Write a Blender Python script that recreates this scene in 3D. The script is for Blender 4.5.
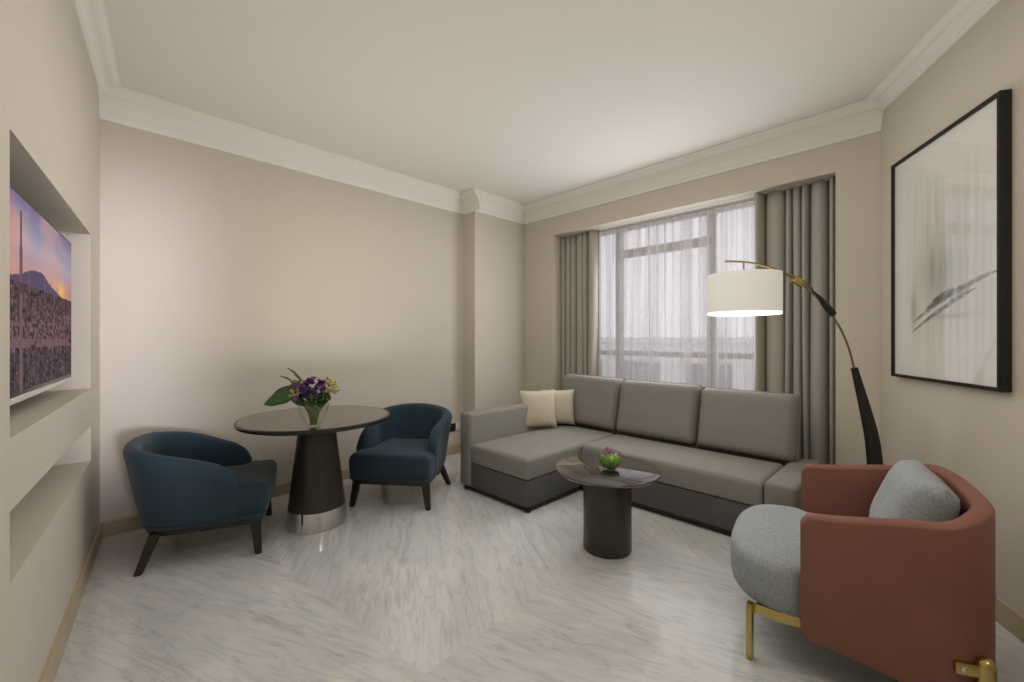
import bpy, bmesh, math, random
from mathutils import Vector, Matrix, noise

PI = math.pi
R = math.radians
for o in list(bpy.data.objects):
    bpy.data.objects.remove(o)
scene = bpy.context.scene
COL = scene.collection

# ------------------------------------------------------------------ camera
cam_data = bpy.data.cameras.new('camera')
cam_data.lens = 36 * 423 / 1024
cam_data.sensor_width = 36
cam_data.shift_y = -2 / 1024
cam_data.clip_start = 0.02
cam = bpy.data.objects.new('camera', cam_data)
cam.location = (0, 0, 1.3)
cam.rotation_euler = (R(90), 0, R(45))
COL.objects.link(cam)
scene.camera = cam

# ------------------------------------------------------------------ exposure, sky, lights
vs = scene.view_settings
vs.view_transform = 'Standard'
vs.look = 'None'
vs.gamma = 1
vs.use_curve_mapping = False
vs.exposure = 0.0

world = bpy.data.worlds.new('sky')
scene.world = world
world.use_nodes = True
bg = world.node_tree.nodes['Background']
bg.inputs['Color'].default_value = (1.0, 0.975, 0.985, 1)
bg.inputs['Strength'].default_value = 1.3


def area(name, loc, rot, sx, sy, power, color, spread=180):
    d = bpy.data.lights.new(name, 'AREA')
    d.shape = 'RECTANGLE'
    d.size, d.size_y = sx, sy
    d.energy = power
    d.color = color
    d.spread = R(spread)
    o = bpy.data.objects.new(name, d)
    o.location = loc
    o.rotation_euler = rot
    COL.objects.link(o)
    return o


# daylight through the window (aims into the room, -y, a little down)
wl = area('window_daylight', (-1.88, 4.06, 1.55), (R(-94), 0, 0), 1.5, 1.2, 31, (0.97, 0.97, 1.0))
wl.visible_glossy = False        # the sheer itself is what shows in the polished floor
# added light of an invented ceiling lamp behind the camera
area('added_ceiling_light', (0.85, 0.75, 2.86), (0, 0, 0), 0.5, 0.5, 7, (1.0, 0.96, 0.90))


def aimed(name, loc, d, sx, sy, power, color):
    return area(name, loc, Vector(d).to_track_quat('-Z', 'Y').to_euler(), sx, sy, power, color)


# added soft fill, thrown up and into the room from beside the camera
aimed('bounce_fill', (0.55, 0.55, 1.75), (-0.55, 0.55, 0.62), 1.3, 0.9, 11, (1.0, 0.97, 0.91))
aimed('upward_fill', (-2.7, 1.35, 1.15), (-0.10, 0.0, 1), 1.5, 1.7, 8.5, (1.0, 0.97, 0.91))  # added fill with no fixture, washes the ceiling from below
ov = aimed('overhead_fill', (-1.7, 1.8, 2.86), (0, 0.0, -1), 2.4, 2.4, 26, (1.0, 0.97, 0.92))  # added downward fill over the middle of the room, no fixture
ov.visible_glossy = False


# cool daylight falling in through the entrance, onto the near end of the long wall
el = aimed('entrance_light', (1.15, 0.30, 1.45), (-5.0, -0.13, 0.0), 0.35, 1.9, 2.6, (0.90, 0.87, 1.0))
el.data.spread = R(16)


# ------------------------------------------------------------------ materials
def new_mat(name):
    m = bpy.data.materials.new(name)
    m.use_nodes = True
    nt = m.node_tree
    return m, nt, nt.nodes['Principled BSDF']


def pmat(name, col, rough=0.5, metal=0.0, coat=0.0, noise_scale=0, noise_amt=0.0, bump=0.0, bump_scale=200, sheen=0.0, spec=0.5):
    m, nt, b = new_mat(name)
    b.inputs['Base Color'].default_value = (*col, 1)
    b.inputs['Roughness'].default_value = rough
    b.inputs['Metallic'].default_value = metal
    b.inputs['Coat Weight'].default_value = coat
    b.inputs['Coat Roughness'].default_value = 0.05
    b.inputs['Sheen Weight'].default_value = sheen
    b.inputs['Specular IOR Level'].default_value = spec
    tc = nt.nodes.new('ShaderNodeTexCoord')
    if noise_scale:
        n = nt.nodes.new('ShaderNodeTexNoise')
        n.inputs['Scale'].default_value = noise_scale
        n.inputs['Detail'].default_value = 5
        nt.links.new(tc.outputs['Object'], n.inputs['Vector'])
        r = nt.nodes.new('ShaderNodeMapRange')
        r.inputs['From Min'].default_value = 0.3
        r.inputs['From Max'].default_value = 0.7
        r.inputs['To Min'].default_value = 1 - noise_amt
        r.inputs['To Max'].default_value = 1 + noise_amt
        nt.links.new(n.outputs['Fac'], r.inputs['Value'])
        mx = nt.nodes.new('ShaderNodeVectorMath')
        mx.operation = 'SCALE'
        mx.inputs[0].default_value = col
        nt.links.new(r.outputs['Result'], mx.inputs['Scale'])
        nt.links.new(mx.outputs['Vector'], b.inputs['Base Color'])
    if bump:
        n2 = nt.nodes.new('ShaderNodeTexNoise')
        n2.inputs['Scale'].default_value = bump_scale
        n2.inputs['Detail'].default_value = 3
        nt.links.new(tc.outputs['Object'], n2.inputs['Vector'])
        bp = nt.nodes.new('ShaderNodeBump')
        bp.inputs['Strength'].default_value = bump
        bp.inputs['Distance'].default_value = 0.002
        nt.links.new(n2.outputs['Fac'], bp.inputs['Height'])
        nt.links.new(bp.outputs['Normal'], b.inputs['Normal'])
    return m


M_WALL = pmat('wall_paint', (0.56, 0.505, 0.425), 0.62, bump=0.05, bump_scale=300, noise_scale=3, noise_amt=0.015)
M_CEIL = pmat('ceiling_paint', (0.74, 0.71, 0.655), 0.8, bump=0.03, bump_scale=200)
M_CROWN = pmat('crown_paint', (0.78, 0.745, 0.68), 0.55, bump=0.02)
M_BASE = pmat('baseboard_stone', (0.42, 0.335, 0.225), 0.3, noise_scale=8, noise_amt=0.08)
M_BLUE = pmat('navy_fabric', (0.0095, 0.032, 0.050), 0.72, bump=0.35, bump_scale=500, sheen=0.12, noise_scale=60, noise_amt=0.12)
M_DWOOD = pmat('espresso_wood', (0.022, 0.014, 0.009), 0.38, noise_scale=25, noise_amt=0.3)
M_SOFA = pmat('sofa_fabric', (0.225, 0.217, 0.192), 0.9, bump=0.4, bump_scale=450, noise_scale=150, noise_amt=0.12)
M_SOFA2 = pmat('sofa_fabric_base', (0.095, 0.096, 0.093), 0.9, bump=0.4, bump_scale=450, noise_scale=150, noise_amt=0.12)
M_PILLOW = pmat('cream_linen', (0.50, 0.44, 0.345), 0.9, bump=0.4, bump_scale=350, noise_scale=90, noise_amt=0.06)
M_BLACK = pmat('black_plastic', (0.008, 0.008, 0.008), 0.4)
M_LEATHER = pmat('terracotta_leather', (0.205, 0.080, 0.056), 0.48, bump=0.15, bump_scale=280, noise_scale=5, noise_amt=0.06)
M_BOUCLE = pmat('pale_blue_grey_weave', (0.275, 0.298, 0.305), 0.95, bump=0.6, bump_scale=260, noise_scale=120, noise_amt=0.2, sheen=0.1)
M_BRASS = pmat('brass', (0.50, 0.38, 0.15), 0.26, metal=1.0, noise_scale=40, noise_amt=0.1)
M_ABRASS = pmat('aged_brass', (0.30, 0.22, 0.11), 0.3, metal=1.0)
M_CHROME = pmat('brushed_steel', (0.66, 0.65, 0.62), 0.09, metal=1.0)
M_PED = pmat('bronze_pedestal', (0.030, 0.023, 0.016), 0.35, noise_scale=20, noise_amt=0.15, coat=0.1)
M_TOP = pmat('smoked_glass_top', (0.050, 0.044, 0.036), 0.06, coat=0.6, spec=0.9)
M_TOP2 = pmat('dark_glass_top', (0.035, 0.030, 0.026), 0.05, coat=0.8, spec=0.9)
M_EDGE = pmat('table_edge', (0.012, 0.012, 0.009), 0.25)
M_DRAPE = pmat('taupe_drape', (0.38, 0.355, 0.31), 0.85, bump=0.2, bump_scale=300, sheen=0.1)
M_FRAME = pmat('window_frame_metal', (0.26, 0.19, 0.15), 0.5)
M_PICF = pmat('black_frame', (0.004, 0.0035, 0.003), 0.5)
M_TVB = pmat('tv_bezel', (0.02, 0.02, 0.02), 0.3)
M_SILVER = pmat('silver_strip', (0.75, 0.74, 0.72), 0.25, metal=0.6)
M_LEAF = pmat('leaf_green', (0.030, 0.085, 0.018), 0.4, noise_scale=30, noise_amt=0.4)
M_STEM = pmat('stem_green', (0.12, 0.17, 0.035), 0.5, noise_scale=60, noise_amt=0.3)
M_PURPLE = pmat('purple_petal', (0.075, 0.022, 0.13), 0.6, noise_scale=80, noise_amt=0.5)
M_MAUVE = pmat('mauve_petal', (0.22, 0.10, 0.26), 0.6, noise_scale=80, noise_amt=0.4)
M_CREAMF = pmat('cream_bud', (0.46, 0.42, 0.20), 0.6, noise_scale=80, noise_amt=0.4)
M_PINK = pmat('pink_petal', (0.42, 0.15, 0.26), 0.5, noise_scale=60, noise_amt=0.3)
M_MOSS = pmat('bright_moss', (0.115, 0.24, 0.012), 0.8, noise_scale=60, noise_amt=0.5, bump=1.0, bump_scale=90)
M_FACADE = pmat('pale_facade', (0.62, 0.60, 0.60), 0.9)
M_FGLASS = pmat('facade_glass', (0.16, 0.18, 0.21), 0.2)
M_WHITEP = pmat('white_plastic', (0.75, 0.73, 0.68), 0.4)


def glass_mat(name, tint=(1, 1, 1), refl=0.04, rough=0.02):
    m, nt, b = new_mat(name)
    nt.nodes.remove(b)
    out = nt.nodes['Material Output']
    t = nt.nodes.new('ShaderNodeBsdfTransparent')
    t.inputs['Color'].default_value = (*tint, 1)
    g = nt.nodes.new('ShaderNodeBsdfGlossy')
    g.inputs['Roughness'].default_value = rough
    lw = nt.nodes.new('ShaderNodeLayerWeight')      # thin sheet: weak head-on, strong at grazing angles
    pw = nt.nodes.new('ShaderNodeMath'); pw.operation = 'POWER'; pw.inputs[1].default_value = 4.0
    ad_ = nt.nodes.new('ShaderNodeMath'); ad_.operation = 'MULTIPLY_ADD'; ad_.inputs[1].default_value = 0.85; ad_.inputs[2].default_value = refl
    lw.inputs['Blend'].default_value = 0.5
    nt.links.new(lw.outputs['Facing'], pw.inputs[0])
    nt.links.new(pw.outputs[0], ad_.inputs[0])
    mx = nt.nodes.new('ShaderNodeMixShader')
    nt.links.new(ad_.outputs[0], mx.inputs['Fac'])
    nt.links.new(t.outputs['BSDF'], mx.inputs[1])
    nt.links.new(g.outputs['BSDF'], mx.inputs[2])
    nt.links.new(mx.outputs['Shader'], out.inputs['Surface'])
    return m


M_GLASS = glass_mat('clear_glass', (0.985, 0.99, 0.985))
M_PGLASS = glass_mat('picture_glass', (0.995, 0.995, 0.995), 0.03)
M_WGLASS = glass_mat('window_glass', (0.96, 0.97, 0.98), 0.01, 0.3)


def sheer_mat():
    m, nt, b = new_mat('sheer_voile')
    nt.nodes.remove(b)
    out = nt.nodes['Material Output']
    t = nt.nodes.new('ShaderNodeBsdfTransparent')
    t.inputs['Color'].default_value = (0.97, 0.96, 0.99, 1)
    tl = nt.nodes.new('ShaderNodeBsdfTranslucent')
    tl.inputs['Color'].default_value = (0.80, 0.785, 0.80, 1)
    df = nt.nodes.new('ShaderNodeBsdfDiffuse')
    df.inputs['Color'].default_value = (0.80, 0.785, 0.80, 1)
    m1 = nt.nodes.new('ShaderNodeMixShader')
    m1.inputs['Fac'].default_value = 0.35
    m2 = nt.nodes.new('ShaderNodeMixShader')
    nt.links.new(tl.outputs['BSDF'], m1.inputs[1])
    nt.links.new(df.outputs['BSDF'], m1.inputs[2])
    # cloth covers more where it is seen edge-on (the fold sides)
    lw = nt.nodes.new('ShaderNodeLayerWeight')
    lw.inputs['Blend'].default_value = 0.35
    r = nt.nodes.new('ShaderNodeMapRange')
    r.inputs['To Min'].default_value = 0.58
    r.inputs['To Max'].default_value = 0.97
    nt.links.new(lw.outputs['Facing'], r.inputs['Value'])
    # gathers: the cloth doubles over itself in uneven vertical bands
    tc = nt.nodes.new('ShaderNodeTexCoord')
    mp = nt.nodes.new('ShaderNodeMapping'); mp.inputs['Scale'].default_value = (13, 0.0, 0.35)
    nz_ = nt.nodes.new('ShaderNodeTexNoise'); nz_.inputs['Scale'].default_value = 1.0; nz_.inputs['Detail'].default_value = 5
    nz_.inputs['Roughness'].default_value = 0.65
    nt.links.new(tc.outputs['Object'], mp.inputs['Vector']); nt.links.new(mp.outputs['Vector'], nz_.inputs['Vector'])
    g_ = nt.nodes.new('ShaderNodeMapRange'); g_.inputs['From Min'].default_value = 0.35; g_.inputs['From Max'].default_value = 0.70
    g_.inputs['To Min'].default_value = -0.10; g_.inputs['To Max'].default_value = 0.34
    nt.links.new(nz_.outputs['Fac'], g_.inputs['Value'])
    sm = nt.nodes.new('ShaderNodeMath'); sm.operation = 'ADD'; sm.use_clamp = True
    nt.links.new(r.outputs['Result'], sm.inputs[0]); nt.links.new(g_.outputs['Result'], sm.inputs[1])
    nt.links.new(sm.outputs[0], m2.inputs['Fac'])
    nt.links.new(t.outputs['BSDF'], m2.inputs[1])
    nt.links.new(m1.outputs['Shader'], m2.inputs[2])
    nt.links.new(m2.outputs['Shader'], out.inputs['Surface'])
    return m


M_SHEER = sheer_mat()


def shade_mat():
    m, nt, b = new_mat('lit_lamp_shade')
    b.inputs['Base Color'].default_value = (0.62, 0.60, 0.56, 1)
    b.inputs['Roughness'].default_value = 0.9
    b.inputs['Emission Color'].default_value = (1.0, 0.955, 0.87, 1)
    b.inputs['Emission Strength'].default_value = 0.25
    return m


M_SHADE = shade_mat()


def emis_mat(name, col, s):
    m, nt, b = new_mat(name)
    b.inputs['Base Color'].default_value = (*col, 1)
    b.inputs['Emission Color'].default_value = (*col, 1)
    b.inputs['Emission Strength'].default_value = s
    return m


M_GLOW = emis_mat('diffuser_glow', (1.0, 0.93, 0.80), 1.1)


def attr_mat(name, emission, rough, coat=0.0, base_scale=1.0):
    m, nt, b = new_mat(name)
    a = nt.nodes.new('ShaderNodeVertexColor')
    a.layer_name = 'Col'
    if emission:
        b.inputs['Base Color'].default_value = (0.01, 0.01, 0.01, 1)
        nt.links.new(a.outputs['Color'], b.inputs['Emission Color'])
        b.inputs['Emission Strength'].default_value = emission
    else:
        nt.links.new(a.outputs['Color'], b.inputs['Base Color'])
    b.inputs['Roughness'].default_value = rough
    b.inputs['Coat Weight'].default_value = coat
    return m


def marble(name, ang, seed):
    """white stone with long grey veins running along the angle (degrees, in the floor plane)"""
    m, nt, b = new_mat(name)
    tc = nt.nodes.new('ShaderNodeTexCoord')

    def mapped(sx, sy, off):
        r = nt.nodes.new('ShaderNodeMapping')
        r.vector_type = 'POINT'
        r.inputs['Rotation'].default_value = (0, 0, R(-ang))
        nt.links.new(tc.outputs['Object'], r.inputs['Vector'])
        s = nt.nodes.new('ShaderNodeMapping')
        s.inputs['Scale'].default_value = (sx, sy, 1)
        s.inputs['Location'].default_value = (off, off * 0.7, 0)
        nt.links.new(r.outputs['Vector'], s.inputs['Vector'])
        return s

    def noi(mp, scale, det, dist, rgh=0.55):
        n = nt.nodes.new('ShaderNodeTexNoise')
        n.inputs['Scale'].default_value = scale
        n.inputs['Detail'].default_value = det
        n.inputs['Distortion'].default_value = dist
        n.inputs['Roughness'].default_value = rgh
        nt.links.new(mp.outputs['Vector'], n.inputs['Vector'])
        return n

    fine = noi(mapped(1.9, 9.5, seed), 3.0, 8, 0.75, 0.62)
    rf = nt.nodes.new('ShaderNodeValToRGB')
    e = rf.color_ramp.elements
    e[0].position, e[0].color = 0.30, (0.49, 0.50, 0.50, 1)
    e[1].position, e[1].color = 0.50, (0.60, 0.605, 0.59, 1)
    x = e.new(0.60); x.color = (0.62, 0.615, 0.585, 1)
    x = e.new(0.75); x.color = (0.70, 0.69, 0.66, 1)
    nt.links.new(fine.outputs['Fac'], rf.inputs['Fac'])
    broad = noi(mapped(0.5, 1.8, seed + 3), 1.4, 4, 0.6)
    rb = nt.nodes.new('ShaderNodeMapRange')
    rb.inputs['From Min'].default_value = 0.3
    rb.inputs['From Max'].default_value = 0.7
    rb.inputs['To Min'].default_value = 0.86
    rb.inputs['To Max'].default_value = 1.06
    nt.links.new(broad.outputs['Fac'], rb.inputs['Value'])
    # thin dark veins: where a noise crosses its middle value
    vn = noi(mapped(0.8, 7, seed + 9), 1.3, 7, 0.9)
    sub = nt.nodes.new('ShaderNodeMath'); sub.operation = 'SUBTRACT'; sub.inputs[1].default_value = 0.5
    ab = nt.nodes.new('ShaderNodeMath'); ab.operation = 'ABSOLUTE'
    nt.links.new(vn.outputs['Fac'], sub.inputs[0])
    nt.links.new(sub.outputs[0], ab.inputs[0])
    rv = nt.nodes.new('ShaderNodeMapRange')
    rv.inputs['From Min'].default_value = 0.0
    rv.inputs['From Max'].default_value = 0.02
    rv.inputs['To Min'].default_value = 0.84
    rv.inputs['To Max'].default_value = 1.0
    nt.links.new(ab.outputs[0], rv.inputs['Value'])
    mul = nt.nodes.new('ShaderNodeMath'); mul.operation = 'MULTIPLY'
    nt.links.new(rb.outputs['Result'], mul.inputs[0])
    nt.links.new(rv.outputs['Result'], mul.inputs[1])
    sc = nt.nodes.new('ShaderNodeVectorMath'); sc.operation = 'SCALE'
    nt.links.new(rf.outputs['Color'], sc.inputs[0])
    nt.links.new(mul.outputs[0], sc.inputs['Scale'])
    nt.links.new(sc.outputs['Vector'], b.inputs['Base Color'])
    b.inputs['Roughness'].default_value = 0.09
    b.inputs['Specular IOR Level'].default_value = 0.6
    return m


# ------------------------------------------------------------------ mesh helpers
def link_mesh(name, bm, mat, parent=None, smooth=True, recalc=True, auto=None):
    if recalc:
        bmesh.ops.recalc_face_normals(bm, faces=bm.faces)
    me = bpy.data.meshes.new(name)
    bm.to_mesh(me)
    bm.free()
    mats = mat if isinstance(mat, (list, tuple)) else [mat]
    for mm in mats:
        me.materials.append(mm)
    if smooth:
        for p in me.polygons:
            p.use_smooth = True
        me.set_sharp_from_angle(angle=R(auto if auto else 40))
    o = bpy.data.objects.new(name, me)
    COL.objects.link(o)
    if parent:
        o.parent = parent
    return o


def tag(o, label=None, cat=None, group=None, kind=None):
    if label: o['label'] = label
    if cat: o['category'] = cat
    if group: o['group'] = group
    if kind: o['kind'] = kind
    return o


def empty(name, loc, rz=0):
    o = bpy.data.objects.new(name, None)
    o.location = loc
    o.rotation_euler = (0, 0, rz)
    o.empty_display_size = 0.1
    COL.objects.link(o)
    return o


def copy_tree(o, parent=None):
    c = o.copy()
    COL.objects.link(c)
    c.parent = parent
    for ch in list(o.children):
        copy_tree(ch, c)
    return c


def add_box(bm, x0, x1, y0, y1, z0, z1, mtx=None, bevel=0, seg=3, mi=0):
    t = bmesh.new()
    r = bmesh.ops.create_cube(t, size=1)
    for v in t.verts:
        v.co = Vector(((x0 + x1) / 2 + v.co.x * (x1 - x0), (y0 + y1) / 2 + v.co.y * (y1 - y0), (z0 + z1) / 2 + v.co.z * (z1 - z0)))
    if bevel:
        bmesh.ops.bevel(t, geom=list(t.edges), offset=bevel, segments=seg, profile=0.5, affect='EDGES')
    if mtx is not None:
        bmesh.ops.transform(t, matrix=mtx, verts=t.verts)
    for f in t.faces:
        f.material_index = mi
    me = bpy.data.meshes.new('tmp')
    t.to_mesh(me)
    t.free()
    bm.from_mesh(me)
    bpy.data.meshes.remove(me)


def box(name, x0, x1, y0, y1, z0, z1, mat, parent=None, bevel=0, seg=3, mtx=None):
    bm = bmesh.new()
    add_box(bm, x0, x1, y0, y1, z0, z1, mtx, bevel, seg)
    return link_mesh(name, bm, mat, parent)


def lathe_bm(bm, prof, n=64, c=(0, 0, 0), cap=True):
    rings = []
    for (r, z) in prof:
        if r < 1e-6:
            rings.append([bm.verts.new((c[0], c[1], c[2] + z))])
        else:
            rings.append([bm.verts.new((c[0] + r * math.cos(2 * PI * k / n), c[1] + r * math.sin(2 * PI * k / n), c[2] + z)) for k in range(n)])
    for a, b in zip(rings, rings[1:]):
        for k in range(n):
            k2 = (k + 1) % n
            if len(a) == 1 and len(b) > 1:
                bm.faces.new((a[0], b[k], b[k2]))
            elif len(b) == 1 and len(a) > 1:
                bm.faces.new((a[k], b[0], a[k2]))
            elif len(a) > 1:
                bm.faces.new((a[k], b[k], b[k2], a[k2]))
    return rings


def lathe(name, prof, mat, parent=None, n=64, c=(0, 0, 0), auto=40):
    bm = bmesh.new()
    lathe_bm(bm, prof, n, c)
    return link_mesh(name, bm, mat, parent, auto=auto)


def tube_bm(bm, pts, radii, n=10, squash=None):
    pts = [Vector(p) for p in pts]
    if not isinstance(radii, (list, tuple)):
        radii = [radii] * len(pts)
    rings = []
    up = Vector((0, 0, 1))
    prev = None
    for i, p in enumerate(pts):
        t = (pts[min(i + 1, len(pts) - 1)] - pts[max(i - 1, 0)]).normalized()
        if prev is None:
            a = t.cross(up)
            if a.length < 1e-3:
                a = t.cross(Vector((1, 0, 0)))
            a.normalize()
        else:
            a = (prev - t * prev.dot(t)).normalized()
        prev = a
        b = t.cross(a).normalized()
        rings.append([bm.verts.new(p + (a * math.cos(2 * PI * k / n) + b * math.sin(2 * PI * k / n)) * radii[i]) for k in range(n)])
    for a, b in zip(rings, rings[1:]):
        for k in range(n):
            bm.faces.new((a[k], b[k], b[(k + 1) % n], a[(k + 1) % n]))
    bm.faces.new(rings[0])
    bm.faces.new(list(reversed(rings[-1])))


def offset_outline(pts, d):
    """inset a closed counter-clockwise outline by d"""
    n = len(pts)
    out = []
    for i in range(n):
        p0, p1, p2 = Vector(pts[i - 1]), Vector(pts[i]), Vector(pts[(i + 1) % n])
        e1 = (p1 - p0).normalized()
        e2 = (p2 - p1).normalized()
        n1 = Vector((-e1.y, e1.x))
        n2 = Vector((-e2.y, e2.x))
        m = (n1 + n2)
        if m.length < 1e-6:
            m = n1
        m.normalize()
        k = max(0.5, m.dot(n1))
        out.append(p1 + m * (d / k))
    return out


def loft_outline(bm, pts, layers, top_puff=0.0, bottom=True, cuts=5):
    """layers: (z, inset) from bottom to top. The top is closed with shrinking rings and a puff."""
    rings = []
    for z, ins in layers:
        rings.append([bm.verts.new((p.x, p.y, z)) for p in offset_outline(pts, ins)])
    n = len(pts)
    for a, b in zip(rings, rings[1:]):
        for k in range(n):
            bm.faces.new((a[k], a[(k + 1) % n], b[(k + 1) % n], b[k]))
    if bottom:
        bm.faces.new(list(reversed(rings[0])))
    top = rings[-1]
    c = sum((v.co for v in top), Vector()) / n
    last = top
    zt = layers[-1][0]
    for j in range(1, cuts):
        f = 1 - j / cuts
        ring = [bm.verts.new((c.x + (v.co.x - c.x) * f, c.y + (v.co.y - c.y) * f, zt + top_puff * (1 - f * f))) for v in top]
        for k in range(n):
            bm.faces.new((last[k], last[(k + 1) % n], ring[(k + 1) % n], ring[k]))
        last = ring
    cv = bm.verts.new((c.x, c.y, zt + top_puff))
    for k in range(n):
        bm.faces.new((last[k], last[(k + 1) % n], cv))


def round_corners(poly, radii, seg=6):
    """CCW polygon, round each corner"""
    out = []
    n = len(poly)
    for i in range(n):
        p = Vector(poly[i]); a = Vector(poly[i - 1]); b = Vector(poly[(i + 1) % n])
        r = radii[i] if isinstance(radii, (list, tuple)) else radii
        if r <= 0:
            out.append(p); continue
        u = (a - p).normalized(); v = (b - p).normalized()
        p0 = p + u * r; p1 = p + v * r
        for k in range(seg + 1):
            t = k / seg
            out.append(p0 * (1 - t) ** 2 + p * 2 * t * (1 - t) + p1 * t * t)
    return out


def soft_layers(z0, z1, r, rb=None, k=5):
    rb = r if rb is None else rb
    L = []
    for i in range(k + 1):
        a = PI / 2 * i / k
        L.append((z0 + rb * (1 - math.sin(a)) if False else z0 + rb * (1 - math.cos(a)), rb * (1 - math.sin(a))))
    for i in range(k + 1):
        a = PI / 2 * i / k
        L.append((z1 - r + r * math.sin(a), r * (1 - math.cos(a))))
    return L


def cushion_bm(w, h, t, edge=0.25, nx=18, ny=14, pinch=0.0, power=2.5, crease=0.012):
    """a stuffed cushion lying in the XZ plane (width w, height h from z=0), thickness t along y"""
    bm = bmesh.new()
    grids = []
    for side in (1, -1):
        g = []
        for j in range(ny + 1):
            row = []
            for i in range(nx + 1):
                u = -1 + 2 * i / nx
                v = -1 + 2 * j / ny
                d = (1 - abs(u) ** power) * (1 - abs(v) ** power)
                d = max(d, 0) ** edge
                px = u * (w / 2) * (1 - pinch * (1 - abs(v)) ** 0.0 * 0) * (1 - pinch * (1 - v * v) * abs(u) ** 3)
                pz = h / 2 + v * (h / 2) * (1 - pinch * (1 - u * u) * abs(v) ** 3)
                wob = noise.noise(Vector((u * 2.1 + w * 7, v * 2.1, side))) * 0.05
                row.append((px, side * (t / 2) * (d * (1 + wob)) + side * crease * 0.0, pz))
            g.append(row)
        grids.append(g)
    vs_ = {}

    def V(s, j, i):
        border = i in (0, nx) or j in (0, ny)
        key = (0 if border else s, j, i)
        if key not in vs_:
            c = grids[s][j][i]
            vs_[key] = bm.verts.new((c[0], 0 if border else c[1], c[2]))
        return vs_[key]
    for s in (0, 1):
        for j in range(ny):
            for i in range(nx):
                f = (V(s, j, i), V(s, j, i + 1), V(s, j + 1, i + 1), V(s, j + 1, i))
                bm.faces.new(f)
    return bm


# ------------------------------------------------------------------ the setting
H = 2.95
XL = -3.861           # long wall
XS = -3.66            # its forward section
YS = 3.07
YW = 3.88             # window wall
XC = -0.27            # corner window wall / right wall
RD = Vector((0.490, -0.9315)).normalized()     # right wall, from the corner towards the camera
LD = Vector((0.9943, -0.1067)).normalized()    # television wall, from the long wall towards the camera
L0 = Vector((XL, 0.050))
R0 = Vector((XC, YW))
# where the right wall and the television wall meet, behind the camera
den = RD.x * LD.y - RD.y * LD.x
tR = ((L0.x - R0.x) * LD.y - (L0.y - R0.y) * LD.x) / den
RE = R0 + RD * tR
sLE = (RE - L0).dot(LD)


def frame_mtx(o, d):
    """local x along d, local y = left normal of d, z up"""
    n = Vector((-d.y, d.x))
    return Matrix(((d.x, n.x, 0, o.x), (d.y, n.y, 0, o.y), (0, 0, 1, 0), (0, 0, 0, 1)))


MT = frame_mtx(L0, LD)     # television wall: +y local points into the room
MR = frame_mtx(R0, RD)     # right wall: +y local points out of the room

# floor: panels of marble with veins in two directions
FA, FB, FC = marble('marble_veins_a', 22, 1.3), marble('marble_veins_b', -32, 4.7), marble('marble_veins_c', 14, 8.1)
bm = bmesh.new()


def fpoly(pts, mi):
    f = bm.faces.new([bm.verts.new((x, y, 0)) for x, y in pts])
    f.material_index = mi
    if f.normal.z < 0:
        f.normal_flip()


apex = (-1.40, 0.92)
dv = (-1.43, 1.58)
fpoly([(-4.2, -1.0), (2.6, -1.0), (2.6, 1.00), (-0.4, 0.96), apex, (-4.2, 0.62)], 0)
fpoly([apex, dv, (-1.43, 4.4), (-4.2, 4.4), (-4.2, 2.95), (-3.05, 2.17)], 1)
fpoly([(-4.2, 0.62), apex, (-3.05, 2.17), (-4.2, 2.95)], 1)
fpoly([dv, (-0.55, 1.75), (-0.55, 2.55), (-1.43, 2.55)], 2)
fpoly([(-1.43, 2.55), (-0.55, 2.55), (2.6, 2.55), (2.6, 4.4), (-1.43, 4.4)], 1)
fpoly([apex, (-0.4, 0.96), (2.6, 1.00), (2.6, 1.75), (-0.55, 1.75), dv], 0)
fpoly([(-0.55, 1.75), (2.6, 1.75), (2.6, 2.55), (-0.55, 2.55)], 0)
o = link_mesh('floor', bm, [FA, FB, FC], smooth=False, recalc=False)
tag(o, kind='structure')

bm = bmesh.new()
add_box(bm, -4.3, 2.8, -1.2, 4.4, H, H + 0.1)
tag(link_mesh('ceiling', bm, M_CEIL, smooth=False), kind='structure')

# long wall with a section that steps forward near the corner
bm = bmesh.new()
add_box(bm, XL - 0.15, XL, -1.0, YS, 0, H)
add_box(bm, XL - 0.15, XS, YS, 4.4, 0, H)
tag(link_mesh('wall_left', bm, M_WALL, smooth=False), kind='structure')

# window wall with the floor-deep curtain recess
OX0, OX1, OZ = -3.19, -0.517, 2.527
RY = 4.34
bm = bmesh.new()
add_box(bm, XS - 0.1, OX0, YW, YW + 0.46, 0, H)
add_box(bm, OX1, XC + 0.6, YW, YW + 0.46, 0, H)
add_box(bm, OX0, OX1, YW, YW + 0.46, OZ, H)
add_box(bm, OX0, OX1, RY, YW + 0.54, 0, 0.72)           # sill wall under the window
tag(link_mesh('wall_back', bm, M_WALL, smooth=False), kind='structure')

# right wall
bm = bmesh.new()
add_box(bm, -0.3, tR + 0.3, 0, 0.15, 0, H, MR)
tag(link_mesh('wall_right', bm, M_WALL, smooth=False), kind='structure')

# television wall with two niches
NS0, NS1 = 0.395, 1.985
NZ = (0.592, 0.800, 1.012, 1.908)
DEP = 0.20
bm = bmesh.new()
add_box(bm, -0.2, NS0, -0.32, 0, 0, H, MT)
add_box(bm, NS1, sLE + 0.3, -0.32, 0, 0, H, MT)
add_box(bm, NS0, NS1, -0.32, 0, 0, NZ[0], MT)
add_box(bm, NS0, NS1, -0.32, 0, NZ[1], NZ[2], MT)
add_box(bm, NS0, NS1, -0.32, 0, NZ[3], H, MT)
add_box(bm, NS0, NS1, -0.32, -DEP, NZ[0], NZ[1], MT)
add_box(bm, NS0, NS1, -0.32, -DEP, NZ[2], NZ[3], MT)
tag(link_mesh('wall_front', bm, M_WALL, smooth=False), kind='structure')


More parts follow.
